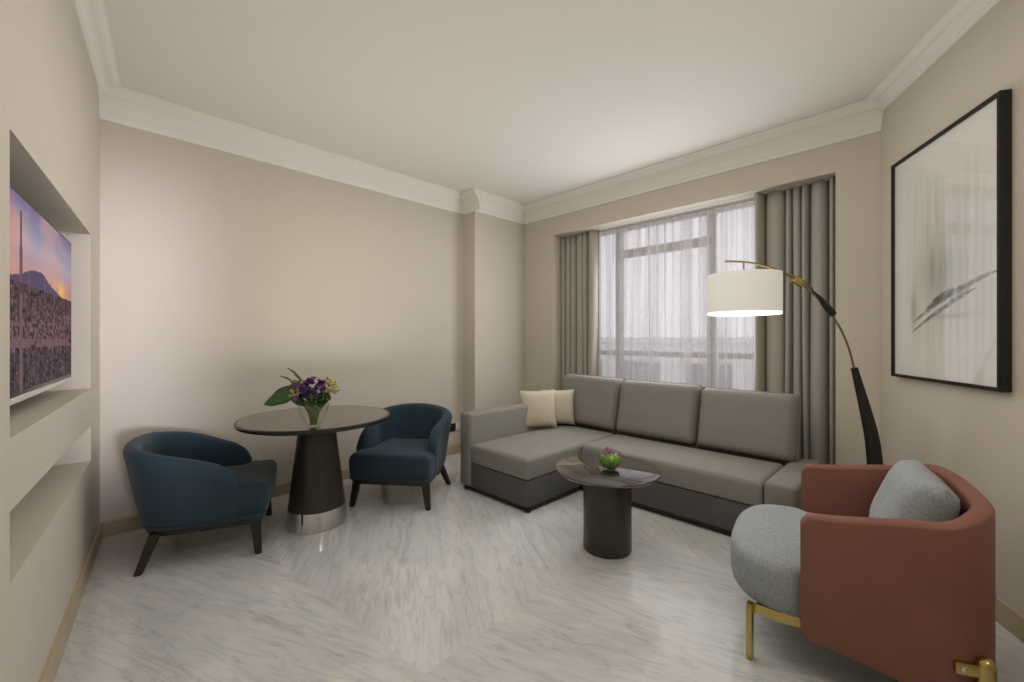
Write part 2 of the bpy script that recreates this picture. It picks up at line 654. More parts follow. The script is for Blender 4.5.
# crown mouldings
def crown_profile(drop, proj):
    P = [(0, -1.0), (0.09, -0.99), (0.12, -0.93), (0.14, -0.86), (0.20, -0.82)]
    for i in range(7):       # cove
        a = PI / 2 * i / 6
        P.append((0.20 + 0.46 * (1 - math.cos(a)) ** 0.8, -0.82 + 0.50 * math.sin(a)))
    P += [(0.72, -0.27), (0.84, -0.19), (0.90, -0.10), (1.0, -0.06), (1.0, 0), (0, 0)]
    return [(x * proj, z * drop) for x, z in P]


def crown(name, p0, p1, inward, drop, proj):
    """prism along p0-p1 on the wall, projecting along inward"""
    bm = bmesh.new()
    P = crown_profile(drop, proj)
    rings = []
    for p in (p0, p1):
        rings.append([bm.verts.new((p[0] + inward[0] * a, p[1] + inward[1] * a, H + z)) for a, z in P])
    n = len(P)
    for k in range(n):
        bm.faces.new((rings[0][k], rings[0][(k + 1) % n], rings[1][(k + 1) % n], rings[1][k]))
    bm.faces.new(rings[0]); bm.faces.new(list(reversed(rings[1])))
    return tag(link_mesh(name, bm, M_CROWN, auto=25), kind='structure')


nT = Vector((-LD.y, LD.x))
nR = Vector((RD.y, -RD.x))
crown('trim_1', (XL, -0.2), (XL, YS), (1, 0), 0.212, 0.105)
crown('trim_2', (XS, YS - 0.0), (XS, YW), (1, 0), 0.212, 0.105)
crown('trim_3', (XL, YS), (XS + 0.105, YS), (0, -1), 0.212, 0.105)
crown('trim_4', (XS, YW), (XC + 0.1, YW), (0, -1), 0.212, 0.105)
a0 = L0 - LD * 0.0; a1 = L0 + LD * sLE
crown('trim_5', a0, a1, nT, 0.05, 0.107)
b0 = R0 - RD * 0.05
crown('trim_6', b0, RE, nR, 0.093, 0.107)


def baseboard(name, p0, p1, inward, h=0.10, t=0.016):
    bm = bmesh.new()
    P = [(0, 0), (t, 0), (t, h - 0.006), (t - 0.006, h), (0, h)]
    rings = [[bm.verts.new((p[0] + inward[0] * a, p[1] + inward[1] * a, z)) for a, z in P] for p in (p0, p1)]
    n = len(P)
    for k in range(n):
        bm.faces.new((rings[0][k], rings[0][(k + 1) % n], rings[1][(k + 1) % n], rings[1][k]))
    bm.faces.new(rings[0]); bm.faces.new(list(reversed(rings[1])))
    return tag(link_mesh(name, bm, M_BASE, smooth=False), kind='structure')


baseboard('baseboard_left', (XL, 0.0), (XL, YS), (1, 0))
baseboard('baseboard_left_step', (XS, YS), (XS, YW), (1, 0))
baseboard('baseboard_back', (XS, YW), (OX0, YW), (0, -1))
baseboard('baseboard_back_corner', (OX1, YW), (XC, YW), (0, -1))
baseboard('baseboard_right', R0, RE, nR, 0.11)
baseboard('baseboard_front', L0 + LD * 0.02, a1, nT)

# ------------------------------------------------------------------ the window
WZ0, WZ1 = 0.72, 2.62
wy = 4.36
bm = bmesh.new()
for (x0, x1, z0, z1) in [(OX0, OX1, WZ0, WZ0 + 0.06), (OX0, OX1, WZ1 - 0.06, WZ1), (OX0, OX0 + 0.06, WZ0, WZ1), (OX1 - 0.06, OX1, WZ0, WZ1),
                         (-1.615, -1.535, WZ0, WZ1), (-2.65, -2.565, WZ0, WZ1),
                         (-2.60, -1.56, 2.235, 2.325), (OX0, OX1, 1.11, 1.165)]:
    add_box(bm, x0, x1, wy, wy + 0.06, z0, z1, bevel=0.006, seg=1)
wf = link_mesh('window_1', bm, M_FRAME)
tag(wf, kind='structure')
bm = bmesh.new()
add_box(bm, OX0 + 0.03, OX1 - 0.03, wy + 0.026, wy + 0.032, WZ0 + 0.03, WZ1 - 0.03)
link_mesh('window_pane', bm, M_WGLASS, wf, smooth=False)
bm = bmesh.new()
add_box(bm, OX0, OX1, RY - 0.02, RY + 0.14, 0.72, 0.745, bevel=0.004, seg=1)
tag(link_mesh('trim_7', bm, M_CROWN), kind='structure')

# the building across the street
fb = empty('facade_building', (-1.0, 12.0, -4.0))
tag(fb, 'pale building outside, seen faintly through the sheer curtain', 'building')
box('wall', -9, 8, 0, 0.5, 0, 5.2, M_FACADE, fb)
box('parapet', -9, 8, -0.15, 0.5, 5.2, 5.35, M_FACADE, fb)
for k in range(8):
    x = -8 + k * 2.0
    for z in (1.0, 3.1):
        w = box('window', x, x + 1.2, -0.05, 0.02, z + 0.4, z + 1.5, M_FGLASS, fb)


# ------------------------------------------------------------------ curtains
def pleat_sheet(name, x0, x1, y, z0, z1, mat, lobes, amp, thick):
    """heavy drape: lobes is a list of relative lobe widths, rounded forward with narrow deep creases between"""
    bm = bmesh.new()
    tot = sum(lobes)
    per = 14
    nz = 14
    grid = []
    for j in range(nz + 1):
        tz = j / nz
        row = []
        acc = 0
        for k, wd in enumerate(lobes):
            for i in range(per):
                t = i / per
                a = (0.45 + 0.75 * math.sin(k * 2.7 + 1) ** 2) * min(1.0, wd / 0.9)
                yy = -amp * a * (math.sin(PI * t) ** 0.75) * (0.85 + 0.25 * math.sin(k * 3.1 + tz * 2.2))
                yy += amp * 0.55 * (1 - math.sin(PI * t)) ** 3
                xx = x0 + (x1 - x0) * (acc + wd * t) / tot
                xx += 0.012 * (1 - tz) * math.sin(k * 1.9 + tz * 3) * math.sin(PI * (acc + wd * t) / tot)
                row.append(bm.verts.new((xx, y + yy, z0 + (z1 - z0) * tz)))
            acc += wd
        row.append(bm.verts.new((x1, y, z0 + (z1 - z0) * tz)))
        grid.append(row)
    for j in range(nz):
        for i in range(len(grid[0]) - 1):
            bm.faces.new((grid[j][i], grid[j][i + 1], grid[j + 1][i + 1], grid[j + 1][i]))
    o = link_mesh(name, bm, mat, None, recalc=False, auto=80)
    s = o.modifiers.new('thickness', 'SOLIDIFY')
    s.thickness = thick
    s.offset = 0
    return o


def fold_sheet(name, x0, x1, y, z0, z1, mat, waves, amp, seed, parent=None, nx=None, nz=10, thick=0.0, gather=0.0, wid=0.35):
    rnd = random.Random(seed)
    nx = nx or int(waves * 14)
    ph = [rnd.uniform(-0.5, 0.5) for _ in range(int(waves) + 3)]
    am = [rnd.uniform(0.65, 1.25) for _ in range(int(waves) + 3)]
    bm = bmesh.new()
    grid = []
    for j in range(nz + 1):
        tz = j / nz
        z = z0 + (z1 - z0) * tz
        row = []
        for i in range(nx + 1):
            t = i / nx
            w = t * waves
            k = int(w)
            fr = w - k
            p = ph[k] * (1 - fr) + ph[k + 1] * fr
            a = am[k] * (1 - fr) + am[k + 1] * fr
            low = 1 - tz
            yy = amp * a * math.sin(2 * PI * w + p * 1.6 + low * 0.35 * math.sin(w * 1.7 + seed))
            yy += amp * 0.35 * math.sin(2 * PI * w * 2.13 + seed) * low
            yy *= (0.75 + 0.4 * low)
            xx = x0 + (x1 - x0) * t + amp * wid * math.cos(2 * PI * w + p) * 0.6
            xx += 0.01 * low * math.sin(w * 2.2 + seed)
            row.append(bm.verts.new((xx, y + yy, z)))
        grid.append(row)
    for j in range(nz):
        for i in range(nx):
            bm.faces.new((grid[j][i], grid[j][i + 1], grid[j + 1][i + 1], grid[j + 1][i]))
    o = link_mesh(name, bm, mat, parent, recalc=False, auto=80)
    if thick:
        s = o.modifiers.new('thickness', 'SOLIDIFY')
        s.thickness = thick
        s.offset = 0
    return o


sh = fold_sheet('sheer_curtain', -3.02, -0.80, 4.165, 0.02, OZ + 0.03, M_SHEER, 26, 0.024, 5)
tag(sh, 'white translucent sheer curtain hanging across the middle of the window', 'curtain')
dl = pleat_sheet('drape', OX0 + 0.012, -2.665, 4.05, 0.015, OZ + 0.02, M_DRAPE, [0.5, 0.8, 0.7, 1.2, 0.6, 1.5], 0.085, 0.004)
tag(dl, 'narrower grey taupe drape at the left side of the window, behind the cream pillows', 'curtain')
dr = pleat_sheet('drape', -1.095, OX1 - 0.008, 4.05, 0.015, OZ + 0.02, M_DRAPE, [1.0, 2.0, 0.6, 0.9, 0.7, 1.7, 0.7], 0.095, 0.004)
tag(dr, 'wider grey taupe drape at the right side of the window, behind the arc lamp', 'curtain')
bm = bmesh.new()
add_box(bm, OX0 + 0.01, OX1 - 0.01, 4.01, 4.05, OZ - 0.002, OZ + 0.02)
add_box(bm, OX0 + 0.01, OX1 - 0.01, 4.15, 4.19, OZ - 0.002, OZ + 0.02)
# (tracks sit flush in the soffit of the recess)
tag(link_mesh('trim_8', bm, M_WHITEP, smooth=False), kind='structure')


# ------------------------------------------------------------------ television
def tv_color(s, z):
    """picture on the screen; s in metres to the viewer's left, z 0..1"""
    u = s
    n1 = noise.fractal(Vector((u * 3.0, z * 5.5, 1.0)), 1.0, 2.0, 5)
    n2 = noise.fractal(Vector((u * 22.0, z * 30.0, 4.0)), 0.8, 2.1, 4)
    hor = 0.56
    if z > hor:
        t = (z - hor) / (1 - hor)
        low = Vector((0.60, 0.24, 0.17)); mid = Vector((0.44, 0.40, 0.50)); top = Vector((0.20, 0.17, 0.32))
        c = low.lerp(mid, min(1, t * 2)) if t < 0.5 else mid.lerp(top, (t - 0.5) * 2)
        w = max(0, min(1, 0.5 + n1 * 1.4))
        c = c.lerp(Vector((0.75, 0.42, 0.36)), w * 0.45)
        g = math.exp(-((u - 0.28) / 0.10) ** 2 - ((z - 0.60) / 0.07) ** 2)
        c = c.lerp(Vector((1.0, 0.55, 0.16)), g * 0.85)
        g2 = math.exp(-((u - 1.16) / 0.12) ** 2 - ((z - 0.80) / 0.13) ** 2)
        c = c.lerp(Vector((0.80, 0.28, 0.16)), g2 * 0.6)
        mh = hor + 0.10 * math.exp(-((u - 0.75) / 0.28) ** 2) + n1 * 0.02
        if z < mh:
            c = Vector((0.10, 0.07, 0.14))
    else:
        c = Vector((0.13, 0.09, 0.10)) * (1 + n2 * 1.3)
        b = noise.noise(Vector((u * 60, z * 6, 9)))
        if 0.22 < z < 0.44 and n1 > -0.1:
            c = c.lerp(Vector((0.36, 0.28, 0.32)), 0.55)
            if noise.noise(Vector((u * 34, z * 42, 6))) > 0.05 and 0.27 < z < 0.41:
                c = Vector((0.09, 0.055, 0.055))
        elif z < 0.20:
            c = Vector((0.10, 0.08, 0.10)) * (1 + b * 1.2 + n2)
        else:
            c = c * (1 + b * 0.9)
        # lights scattered in the city
        if noise.noise(Vector((u * 90, z * 90, 2))) > 0.55:
            c = Vector((0.75, 0.55, 0.40))
    # tall slim tower
    wv = 0.013 + (0.006 if z < 0.75 else 0)
    if abs(u - 0.99) < wv and z < 0.93:
        c = Vector((0.16, 0.09, 0.10)) if z > 0.50 else Vector((0.28, 0.20, 0.20))
    for tu, th in ((0.62, 0.66), (0.50, 0.63), (0.36, 0.62), (0.88, 0.64)):
        if abs(u - tu) < 0.006 and z < th and z > 0.4:
            c = Vector((0.22, 0.13, 0.13))
    if z < hor:
        c = Vector((c[0] * 0.62, c[1] * 0.50, c[2] * 0.52))
    return [max(0, min(1, k)) for k in c] + [1.0]


def color_grid(name, nx, nz, w, h, fn, mat, parent, xoff=0, yoff=0, z0=0):
    bm = bmesh.new()
    lay = bm.verts.layers.float_color.new('Col')
    g = []
    for j in range(nz + 1):
        row = []
        for i in range(nx + 1):
            v = bm.verts.new((xoff + w * i / nx, yoff, z0 + h * j / nz))
            v[lay] = fn(i / nx, j / nz)
            row.append(v)
        g.append(row)
    for j in range(nz):
        for i in range(nx):
            bm.faces.new((g[j][i], g[j][i + 1], g[j + 1][i + 1], g[j + 1][i]))
    return link_mesh(name, bm, mat, parent, smooth=False, recalc=False)


TV = empty('television', (0, 0, 0))
TV.matrix_world = MT @ Matrix.Translation((0.54, 0, 1.088))
tag(TV, 'flat television showing a city under a sunset sky, in the upper wall niche', 'television')
box('housing', 0, 1.24, -0.120, -0.0605, 0, 0.735, M_TVB, TV, bevel=0.004, seg=2)
M_SCREEN = attr_mat('screen', 0.85, 0.22)
_nt = M_SCREEN.node_tree
_em = _nt.nodes.new('ShaderNodeEmission'); _em.inputs['Strength'].default_value = 0.85
_nt.links.new(_nt.nodes['Color Attribute'].outputs['Color'], _em.inputs['Color'])
_gl = _nt.nodes.new('ShaderNodeBsdfGlossy'); _gl.inputs['Roughness'].default_value = 0.12
_mx = _nt.nodes.new('ShaderNodeMixShader'); _mx.inputs['Fac'].default_value = 0.05
_nt.links.new(_em.outputs[0], _mx.inputs[1]); _nt.links.new(_gl.outputs[0], _mx.inputs[2])
_nt.links.new(_mx.outputs[0], _nt.nodes['Material Output'].inputs['Surface'])
color_grid('screen', 330, 210, 1.224, 0.70, lambda a, b: tv_color(a * 1.224, b), M_SCREEN, TV, 0.008, -0.0600, 0.024)
box('bottom_strip', 0.0, 1.24, -0.115, -0.055, -0.012, 0.010, M_SILVER, TV, bevel=0.003, seg=1)
box('wall_bracket', 0.42, 0.82, -DEP, -0.120, 0.2, 0.55, M_BLACK, TV)

# ------------------------------------------------------------------ framed picture
PW, PH = 0.872, 1.352
PIC = empty('framed_picture', (0, 0, 0))
# local x along the wall from the corner, local -y into the room
PIC.matrix_world = MR @ Matrix.Translation((0.232, 0, 1.062))
tag(PIC, 'large framed abstract painting in a thin black frame on the right wall', 'picture')
bm = bmesh.new()
fw, fd = 0.018, 0.045
for (x0, x1, z0, z1) in [(0, fw, 0, PH), (PW - fw, PW, 0, PH), (fw, PW - fw, 0, fw), (fw, PW - fw, PH - fw, PH)]:
    add_box(bm, x0, x1, -fd, -0.002, z0, z1, bevel=0.002, seg=1)
link_mesh('frame', bm, M_PICF, PIC)


def art_color(u, v):
    c = Vector((0.78, 0.755, 0.70))
    refl_streak = noise.noise(Vector((u * 26, v * 1.2, 3.0)))
    refl_streak2 = noise.noise(Vector((u * 60, v * 3.0, 8.0)))
    # washed block, streaked by a curtain reflection painted into the colour
    def win(x, a, b, s):
        return 1 / (1 + math.exp(-(x - a) / s)) * 1 / (1 + math.exp((x - b) / s))
    m = win(u, 0.24, 0.93, 0.03) * win(v, 0.16, 0.80, 0.05)
    c = c.lerp(Vector((0.62, 0.60, 0.54)), m * 0.75)
    c += Vector((1, 1, 0.97)) * (0.16 * refl_streak + 0.06 * refl_streak2) * m
    g = math.exp(-((u - 0.52) / 0.22) ** 2 - ((v - 0.45) / 0.13) ** 2)
    c = c.lerp(Vector((0.32, 0.35, 0.29)), g * max(0, 0.55 + refl_streak * 0.9))
    g = math.exp(-((u - 0.62) / 0.16) ** 2 - ((v - 0.68) / 0.10) ** 2)
    c = c.lerp(Vector((0.58, 0.50, 0.44)), g * 0.4)
    g = math.exp(-((u - 0.235) / 0.035) ** 2 - ((v - 0.30) / 0.09) ** 2)
    c = c.lerp(Vector((0.30, 0.25, 0.17)), g * 0.6)
    g = math.exp(-((u - 0.60) / 0.22) ** 2 - ((v - 0.26) / 0.012) ** 2)
    c = c.lerp(Vector((0.40, 0.36, 0.33)), g * 0.5)

    def stroke(u0, v0, u1, v1, bend, wid, col, amt):
        nonlocal c
        if u0 <= u <= u1:
            t = (u - u0) / (u1 - u0)
            vc = v0 + (v1 - v0) * t + bend * 4 * t * (1 - t)
            w = wid * (0.25 + math.sin(PI * t) ** 0.7) * (1 + 0.5 * noise.noise(Vector((u * 30, 0, v0 * 20))))
            d = abs(v - vc) / w
            if d < 1.6:
                k = max(0, 1 - d ** 3 / 1.6) * (0.7 + 0.5 * noise.noise(Vector((u * 22, v * 40, 1))))
                c = c.lerp(Vector(col), max(0, min(1, k * amt)))
    stroke(0.22, 0.240, 0.99, 0.405, 0.022, 0.010, (0.10, 0.11, 0.09), 0.95)
    stroke(0.22, 0.200, 0.82, 0.355, 0.012, 0.010, (0.10, 0.10, 0.08), 0.95)
    stroke(0.38, 0.298, 0.64, 0.366, 0.004, 0.014, (0.05, 0.06, 0.045), 1.0)
    stroke(0.25, 0.222, 0.60, 0.318, 0.010, 0.007, (0.82, 0.80, 0.74), 0.8)
    stroke(0.60, 0.315, 0.82, 0.385, 0.00, 0.014, (0.22, 0.23, 0.19), 0.6)
    return [max(0, k) for k in c] + [1]


M_ART = attr_mat('painted_paper', 0, 0.7)
color_grid('painting', 260, 340, PW - 2 * fw, PH - 2 * fw, art_color, M_ART, PIC, fw, -0.030, fw)
bm = bmesh.new()
add_box(bm, fw, PW - fw, -0.040, -0.037, fw, PH - fw)
link_mesh('glass_pane', bm, M_PGLASS, PIC, smooth=False)

# ------------------------------------------------------------------ wall socket
so = empty('wall_socket', (XL, 2.902, 0.30))
tag(so, 'small black double socket low on the long wall between blue chair and sofa', 'socket')
box('plate', 0, 0.009, -0.075, 0.045, -0.045, 0.045, M_BLACK, so, bevel=0.003, seg=2)
box('white_plate', 0, 0.008, 0.05, 0.10, -0.045, 0.045, M_WHITEP, so, bevel=0.002, seg=2)
for dy in (-0.045, 0.015):
    bm = bmesh.new()
    add_box(bm, 0.0085, 0.0105, dy - 0.018, dy + 0.018, -0.020, 0.020, bevel=0.0009, seg=1)
    link_mesh('outlet', bm, M_TVB, so)

# ------------------------------------------------------------------ sectional sofa
SOFA = empty('sectional_sofa', (-1.75, 3.0, 0))
tag(SOFA, 'long grey L-shaped sectional sofa with a chaise, under the window', 'sofa')


def srel(x, y):
    return x + 1.75, y - 3.0


def soft_block(name, x0, x1, y0, y1, z0, z1, mat, parent, r=0.03, puff=0.012, poly=None, radii=0.03, cx=0, cy=0):
    bm = bmesh.new()
    P = poly or [(x0, y0), (x1, y0), (x1, y1), (x0, y1)]
    P = round_corners([(a - cx, b - cy) for a, b in P], radii, 4)
    # subdivide the long sides so that shading stays even
    Q = []
    for i, p in enumerate(P):
        q = P[(i + 1) % len(P)]
        k = max(1, int((q - p).length / 0.12))
        for j in range(k):
            Q.append(p.lerp(q, j / k))
    loft_outline(bm, Q, soft_layers(z0, z1 - puff, r, min(r, 0.012)), puff, cuts=6)
    return link_mesh(name, bm, mat, parent, auto=50)


def sb(name, x0, x1, y0, y1, z0, z1, mat=M_SOFA, r=0.03, puff=0.012, radii=0.03):
    return soft_block(name, x0, x1, y0, y1, z0, z1, mat, SOFA, r, puff, None, radii, -1.75, 3.0)


CX0, CX1 = -2.79, -2.13
CY = 2.287
MY = 2.95
EX = -0.757
SX1 = -0.575
# plinths and feet
bm = bmesh.new()
add_box(bm, -2.90 + 1.75, CX1 - 0.02 + 1.75, CY + 0.03 - 3, 3.74 - 3, 0.012, 0.05)
add_box(bm, CX1 - 0.02 + 1.75, SX1 - 0.02 + 1.75, MY + 0.03 - 3, 3.74 - 3, 0.012, 0.05)
link_mesh('plinth', bm, M_BLACK, SOFA, smooth=False)
for fx, fy in ((-2.885, CY + 0.045), (CX1 - 0.035, CY + 0.045), (SX1 - 0.05, MY + 0.06), (-2.885, 3.72), (SX1 - 0.05, 3.72)):
    lathe('foot', [(0, 0), (0.022, 0), (0.026, 0.03), (0, 0.03)], M_BLACK, SOFA, 16, (fx + 1.75, fy - 3, 0))
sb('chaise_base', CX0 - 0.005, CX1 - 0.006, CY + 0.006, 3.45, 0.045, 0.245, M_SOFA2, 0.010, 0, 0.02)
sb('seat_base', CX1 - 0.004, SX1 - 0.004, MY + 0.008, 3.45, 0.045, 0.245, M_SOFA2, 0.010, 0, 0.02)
sb('chaise_seat', CX0, CX1, CY, 3.52, 0.250, 0.425, M_SOFA, 0.038, 0.014, 0.03)
sb('seat_cushion', CX1 + 0.004, EX, MY, 3.52, 0.250, 0.425, M_SOFA, 0.038, 0.014, 0.03)
sb('low_armrest', EX + 0.004, SX1, MY, 3.75, 0.250, 0.425, M_SOFA, 0.03, 0.004, 0.03)
sb('armrest', -2.935, CX0 + 0.003, CY - 0.004, 3.75, 0.045, 0.672, M_SOFA, 0.035, 0.004, 0.035)
sb('back_frame', CX0 + 0.01, EX + 0.02, 3.64, 3.765, 0.045, 0.68, M_SOFA, 0.03, 0.0, 0.02)
# back cushions: squared, lightly stuffed, leaning
def back_cushion(x0, x1, rz=0.0, ry=0.0, z1=0.915, y0=3.585):
    w = x1 - x0
    h = z1 - 0.397
    bm = cushion_bm(w, h, 0.215, edge=0.25, power=6, nx=24, ny=16)
    o = link_mesh('back_cushion', bm, M_SOFA, SOFA, auto=80)
    lean = R(-13)
    o.matrix_local = Matrix.Translation(((x0 + x1) / 2 + 1.75, y0 - 3.0, 0.400)) @ Matrix.Rotation(rz, 4, 'Z') @ Matrix.Rotation(lean, 4, 'X') @ Matrix.Rotation(ry, 4, 'Y')
    # piping seam all round the edge
    b2 = bmesh.new()
    pts = []
    n = 10
    for (xa, za, xb, zb) in ((-w / 2, 0, w / 2, 0), (w / 2, 0, w / 2, h), (w / 2, h, -w / 2, h), (-w / 2, h, -w / 2, 0)):
        for k in range(n):
            pts.append((xa + (xb - xa) * k / n, 0, za + (zb - za) * k / n))
    pts.append(pts[0])
    tube_bm(b2, pts, 0.004, 6)
    link_mesh('piping', b2, M_SOFA, o)
    return o


back_cushion(-2.89, -2.165, R(0), R(1.0), 0.925, 3.60)
back_cushion(-2.15, -1.405, 0, R(0.0), 0.915, 3.58)
back_cushion(-1.395, -0.695, 0, R(0.0), 0.900, 3.575)


def pillow(label, p0, p1, size, thick, lean, mat, z=0.43, name='throw_pillow', grp=None):
    """stands on edge p0-p1, leaning backwards"""
    p0 = Vector(p0); p1 = Vector(p1)
    d = (p1 - p0).normalized()
    bm = cushion_bm(size[0], size[1], thick, edge=0.42, power=2.2, pinch=0.07)
    o = link_mesh(name, bm, mat, auto=80)
    mid = (p0 + p1) / 2
    ang = math.atan2(d.y, d.x)
    o.matrix_world = Matrix.Translation((mid.x, mid.y, z)) @ Matrix.Rotation(ang, 4, 'Z') @ Matrix.Rotation(R(lean), 4, 'X')
    tag(o, label, 'pillow', grp)
    return o


pillow('cream linen throw pillow in front on the chaise, leaning on its armrest', (-2.83, 2.95), (-2.63, 3.26), (0.375, 0.375), 0.13, -14, M_PILLOW)
pillow('cream linen throw pillow partly hidden behind the other cream one', (-2.82, 3.24), (-2.59, 3.48), (0.36, 0.36), 0.12, -12, M_PILLOW)

# ------------------------------------------------------------------ coffee table
CT = empty('coffee_table', (-1.444, 2.283, 0))
tag(CT, 'low round coffee table with glossy dark glass top on a dark drum', 'table')
lathe('pedestal', [(0, 0), (0.140, 0), (0.147, 0.006), (0.147, 0.478), (0, 0.478)], M_PED, CT, 72)
lathe('tabletop', [(0, 0.478), (0.300, 0.478), (0.315, 0.481), (0.3217, 0.489), (0.3217, 0.494), (0.316, 0.4995), (0, 0.4995)], M_TOP2, CT, 96, auto=60)

# ------------------------------------------------------------------ dining table
DT = empty('pedestal_dining_table', (-3.104, 1.146, 0))
tag(DT, 'round dining table with dark cone pedestal between the two blue chairs', 'table')
lathe('base_band', [(0, 0), (0.196, 0), (0.199, 0.004), (0.188, 0.128), (0, 0.128)], M_CHROME, DT, 96)
lathe('pedestal', [(0, 0.128), (0.186, 0.128), (0.116, 0.718), (0, 0.718)], M_PED, DT, 96)
lathe('tabletop', [(0, 0.7505), (0.482, 0.7505), (0.482, 0.740), (0, 0.740)], M_TOP, DT, 128)
lathe('edge_band', [(0.10, 0.718), (0.470, 0.718), (0.488, 0.724), (0.497, 0.736), (0.498, 0.745), (0.493, 0.7505), (0.481, 0.7508), (0.481, 0.73), (0.10, 0.73)], M_EDGE, DT, 128, auto=60)


# ------------------------------------------------------------------ blue tub chairs
def u_path(a, yf, yb, rb, n_arm=8, n_back=28, p=2.4):
    """U-shaped path from right arm front round the back to left arm front. returns (pt, outward normal, arclen fraction)"""
    pts = []
    for k in range(n_arm):
        pts.append(Vector((a, yf + (yb - yf) * k / n_arm)))
    for k in range(n_back + 1):
        th = PI * k / n_back
        c, s = math.cos(th), math.sin(th)
        pts.append(Vector((a * math.copysign(abs(c) ** (2 / p), c), yb - rb * abs(s) ** (2 / p))))
    for k in range(1, n_arm + 1):
        pts.append(Vector((-a, yb + (yf - yb) * k / n_arm)))
    L = [0]
    for q0, q1 in zip(pts, pts[1:]):
        L.append(L[-1] + (q1 - q0).length)
    out = []
    for i, q in enumerate(pts):
        t = (pts[min(i + 1, len(pts) - 1)] - pts[max(i - 1, 0)]).normalized()
        out.append((q, Vector((-t.y, t.x)) * -1 if False else Vector((-t.y, t.x)), L[i] / L[-1]))
    # make sure the normals point outward
    res = []
    for q, nn, f in out:
        if nn.dot(q - Vector((0, 0))) < 0 and nn.length:
            nn = -nn
        res.append((q, nn, f))
    return res, L[-1]


def shell(name, path, total, z0, height, thick, flare, mat, parent, inner_z, end_round=0.10, k_top=6, yflare=None):
    """upholstered wall following the path; height(f) gives its top; rounded rim"""
    bm = bmesh.new()
    rings = []
    for q, nn, f in path:
        d_end = min(f, 1 - f) * total
        h = height(f)
        th = thick
        if d_end < end_round:
            t = 1 - d_end / end_round
            h = z0 + (h - z0) * (1 - 0.30 * (1 - math.sqrt(max(0, 1 - t * t))))
            th = thick * (0.55 + 0.45 * math.sqrt(max(0, 1 - t ** 4)))
        r = th / 2
        sec = []
        nz = 7
        for k in range(nz):                        # outer side upwards
            z = z0 + (h - r - z0) * k / (nz - 1)
            tz = (z - z0) / max(0.01, h - z0)
            sec.append((flare(tz, f), z))
        of = flare((h - r - z0) / max(0.01, h - z0), f)
        for k in range(1, k_top):                  # rounded rim
            a = PI * k / k_top
            sec.append((of - r + r * math.cos(a), h - r + r * math.sin(a)))
        for k in range(nz):                        # inner side down
            z = h - r + (inner_z - (h - r)) * k / (nz - 1)
            tz = (z - z0) / max(0.01, h - z0)
            sec.append((flare(tz, f) - th, z))
        rings.append([bm.verts.new((q.x + nn.x * o_, q.y + nn.y * o_, z)) for o_, z in sec])
    m = len(rings[0])
    for a, b in zip(rings, rings[1:]):
        for k in range(m - 1):
            bm.faces.new((a[k], b[k], b[k + 1], a[k + 1]))
        bm.faces.new((a[m - 1], b[m - 1], b[0], a[0]))
    for ring, rev in ((rings[0], False), (rings[-1], True)):
        # soft end cap, bulging a little forward
        c = sum((v.co for v in ring), Vector()) / m
        cv = bm.verts.new(c + Vector((0, 0.012, 0)))
        for k in range(m):
            x, y = ring[k], ring[(k + 1) % m]
            bm.faces.new((x, cv, y) if rev else (x, y, cv))
    return link_mesh(name, bm, mat, parent, auto=70)


def smooth01(x):
    x = max(0, min(1, x))
    return x * x * (3 - 2 * x)


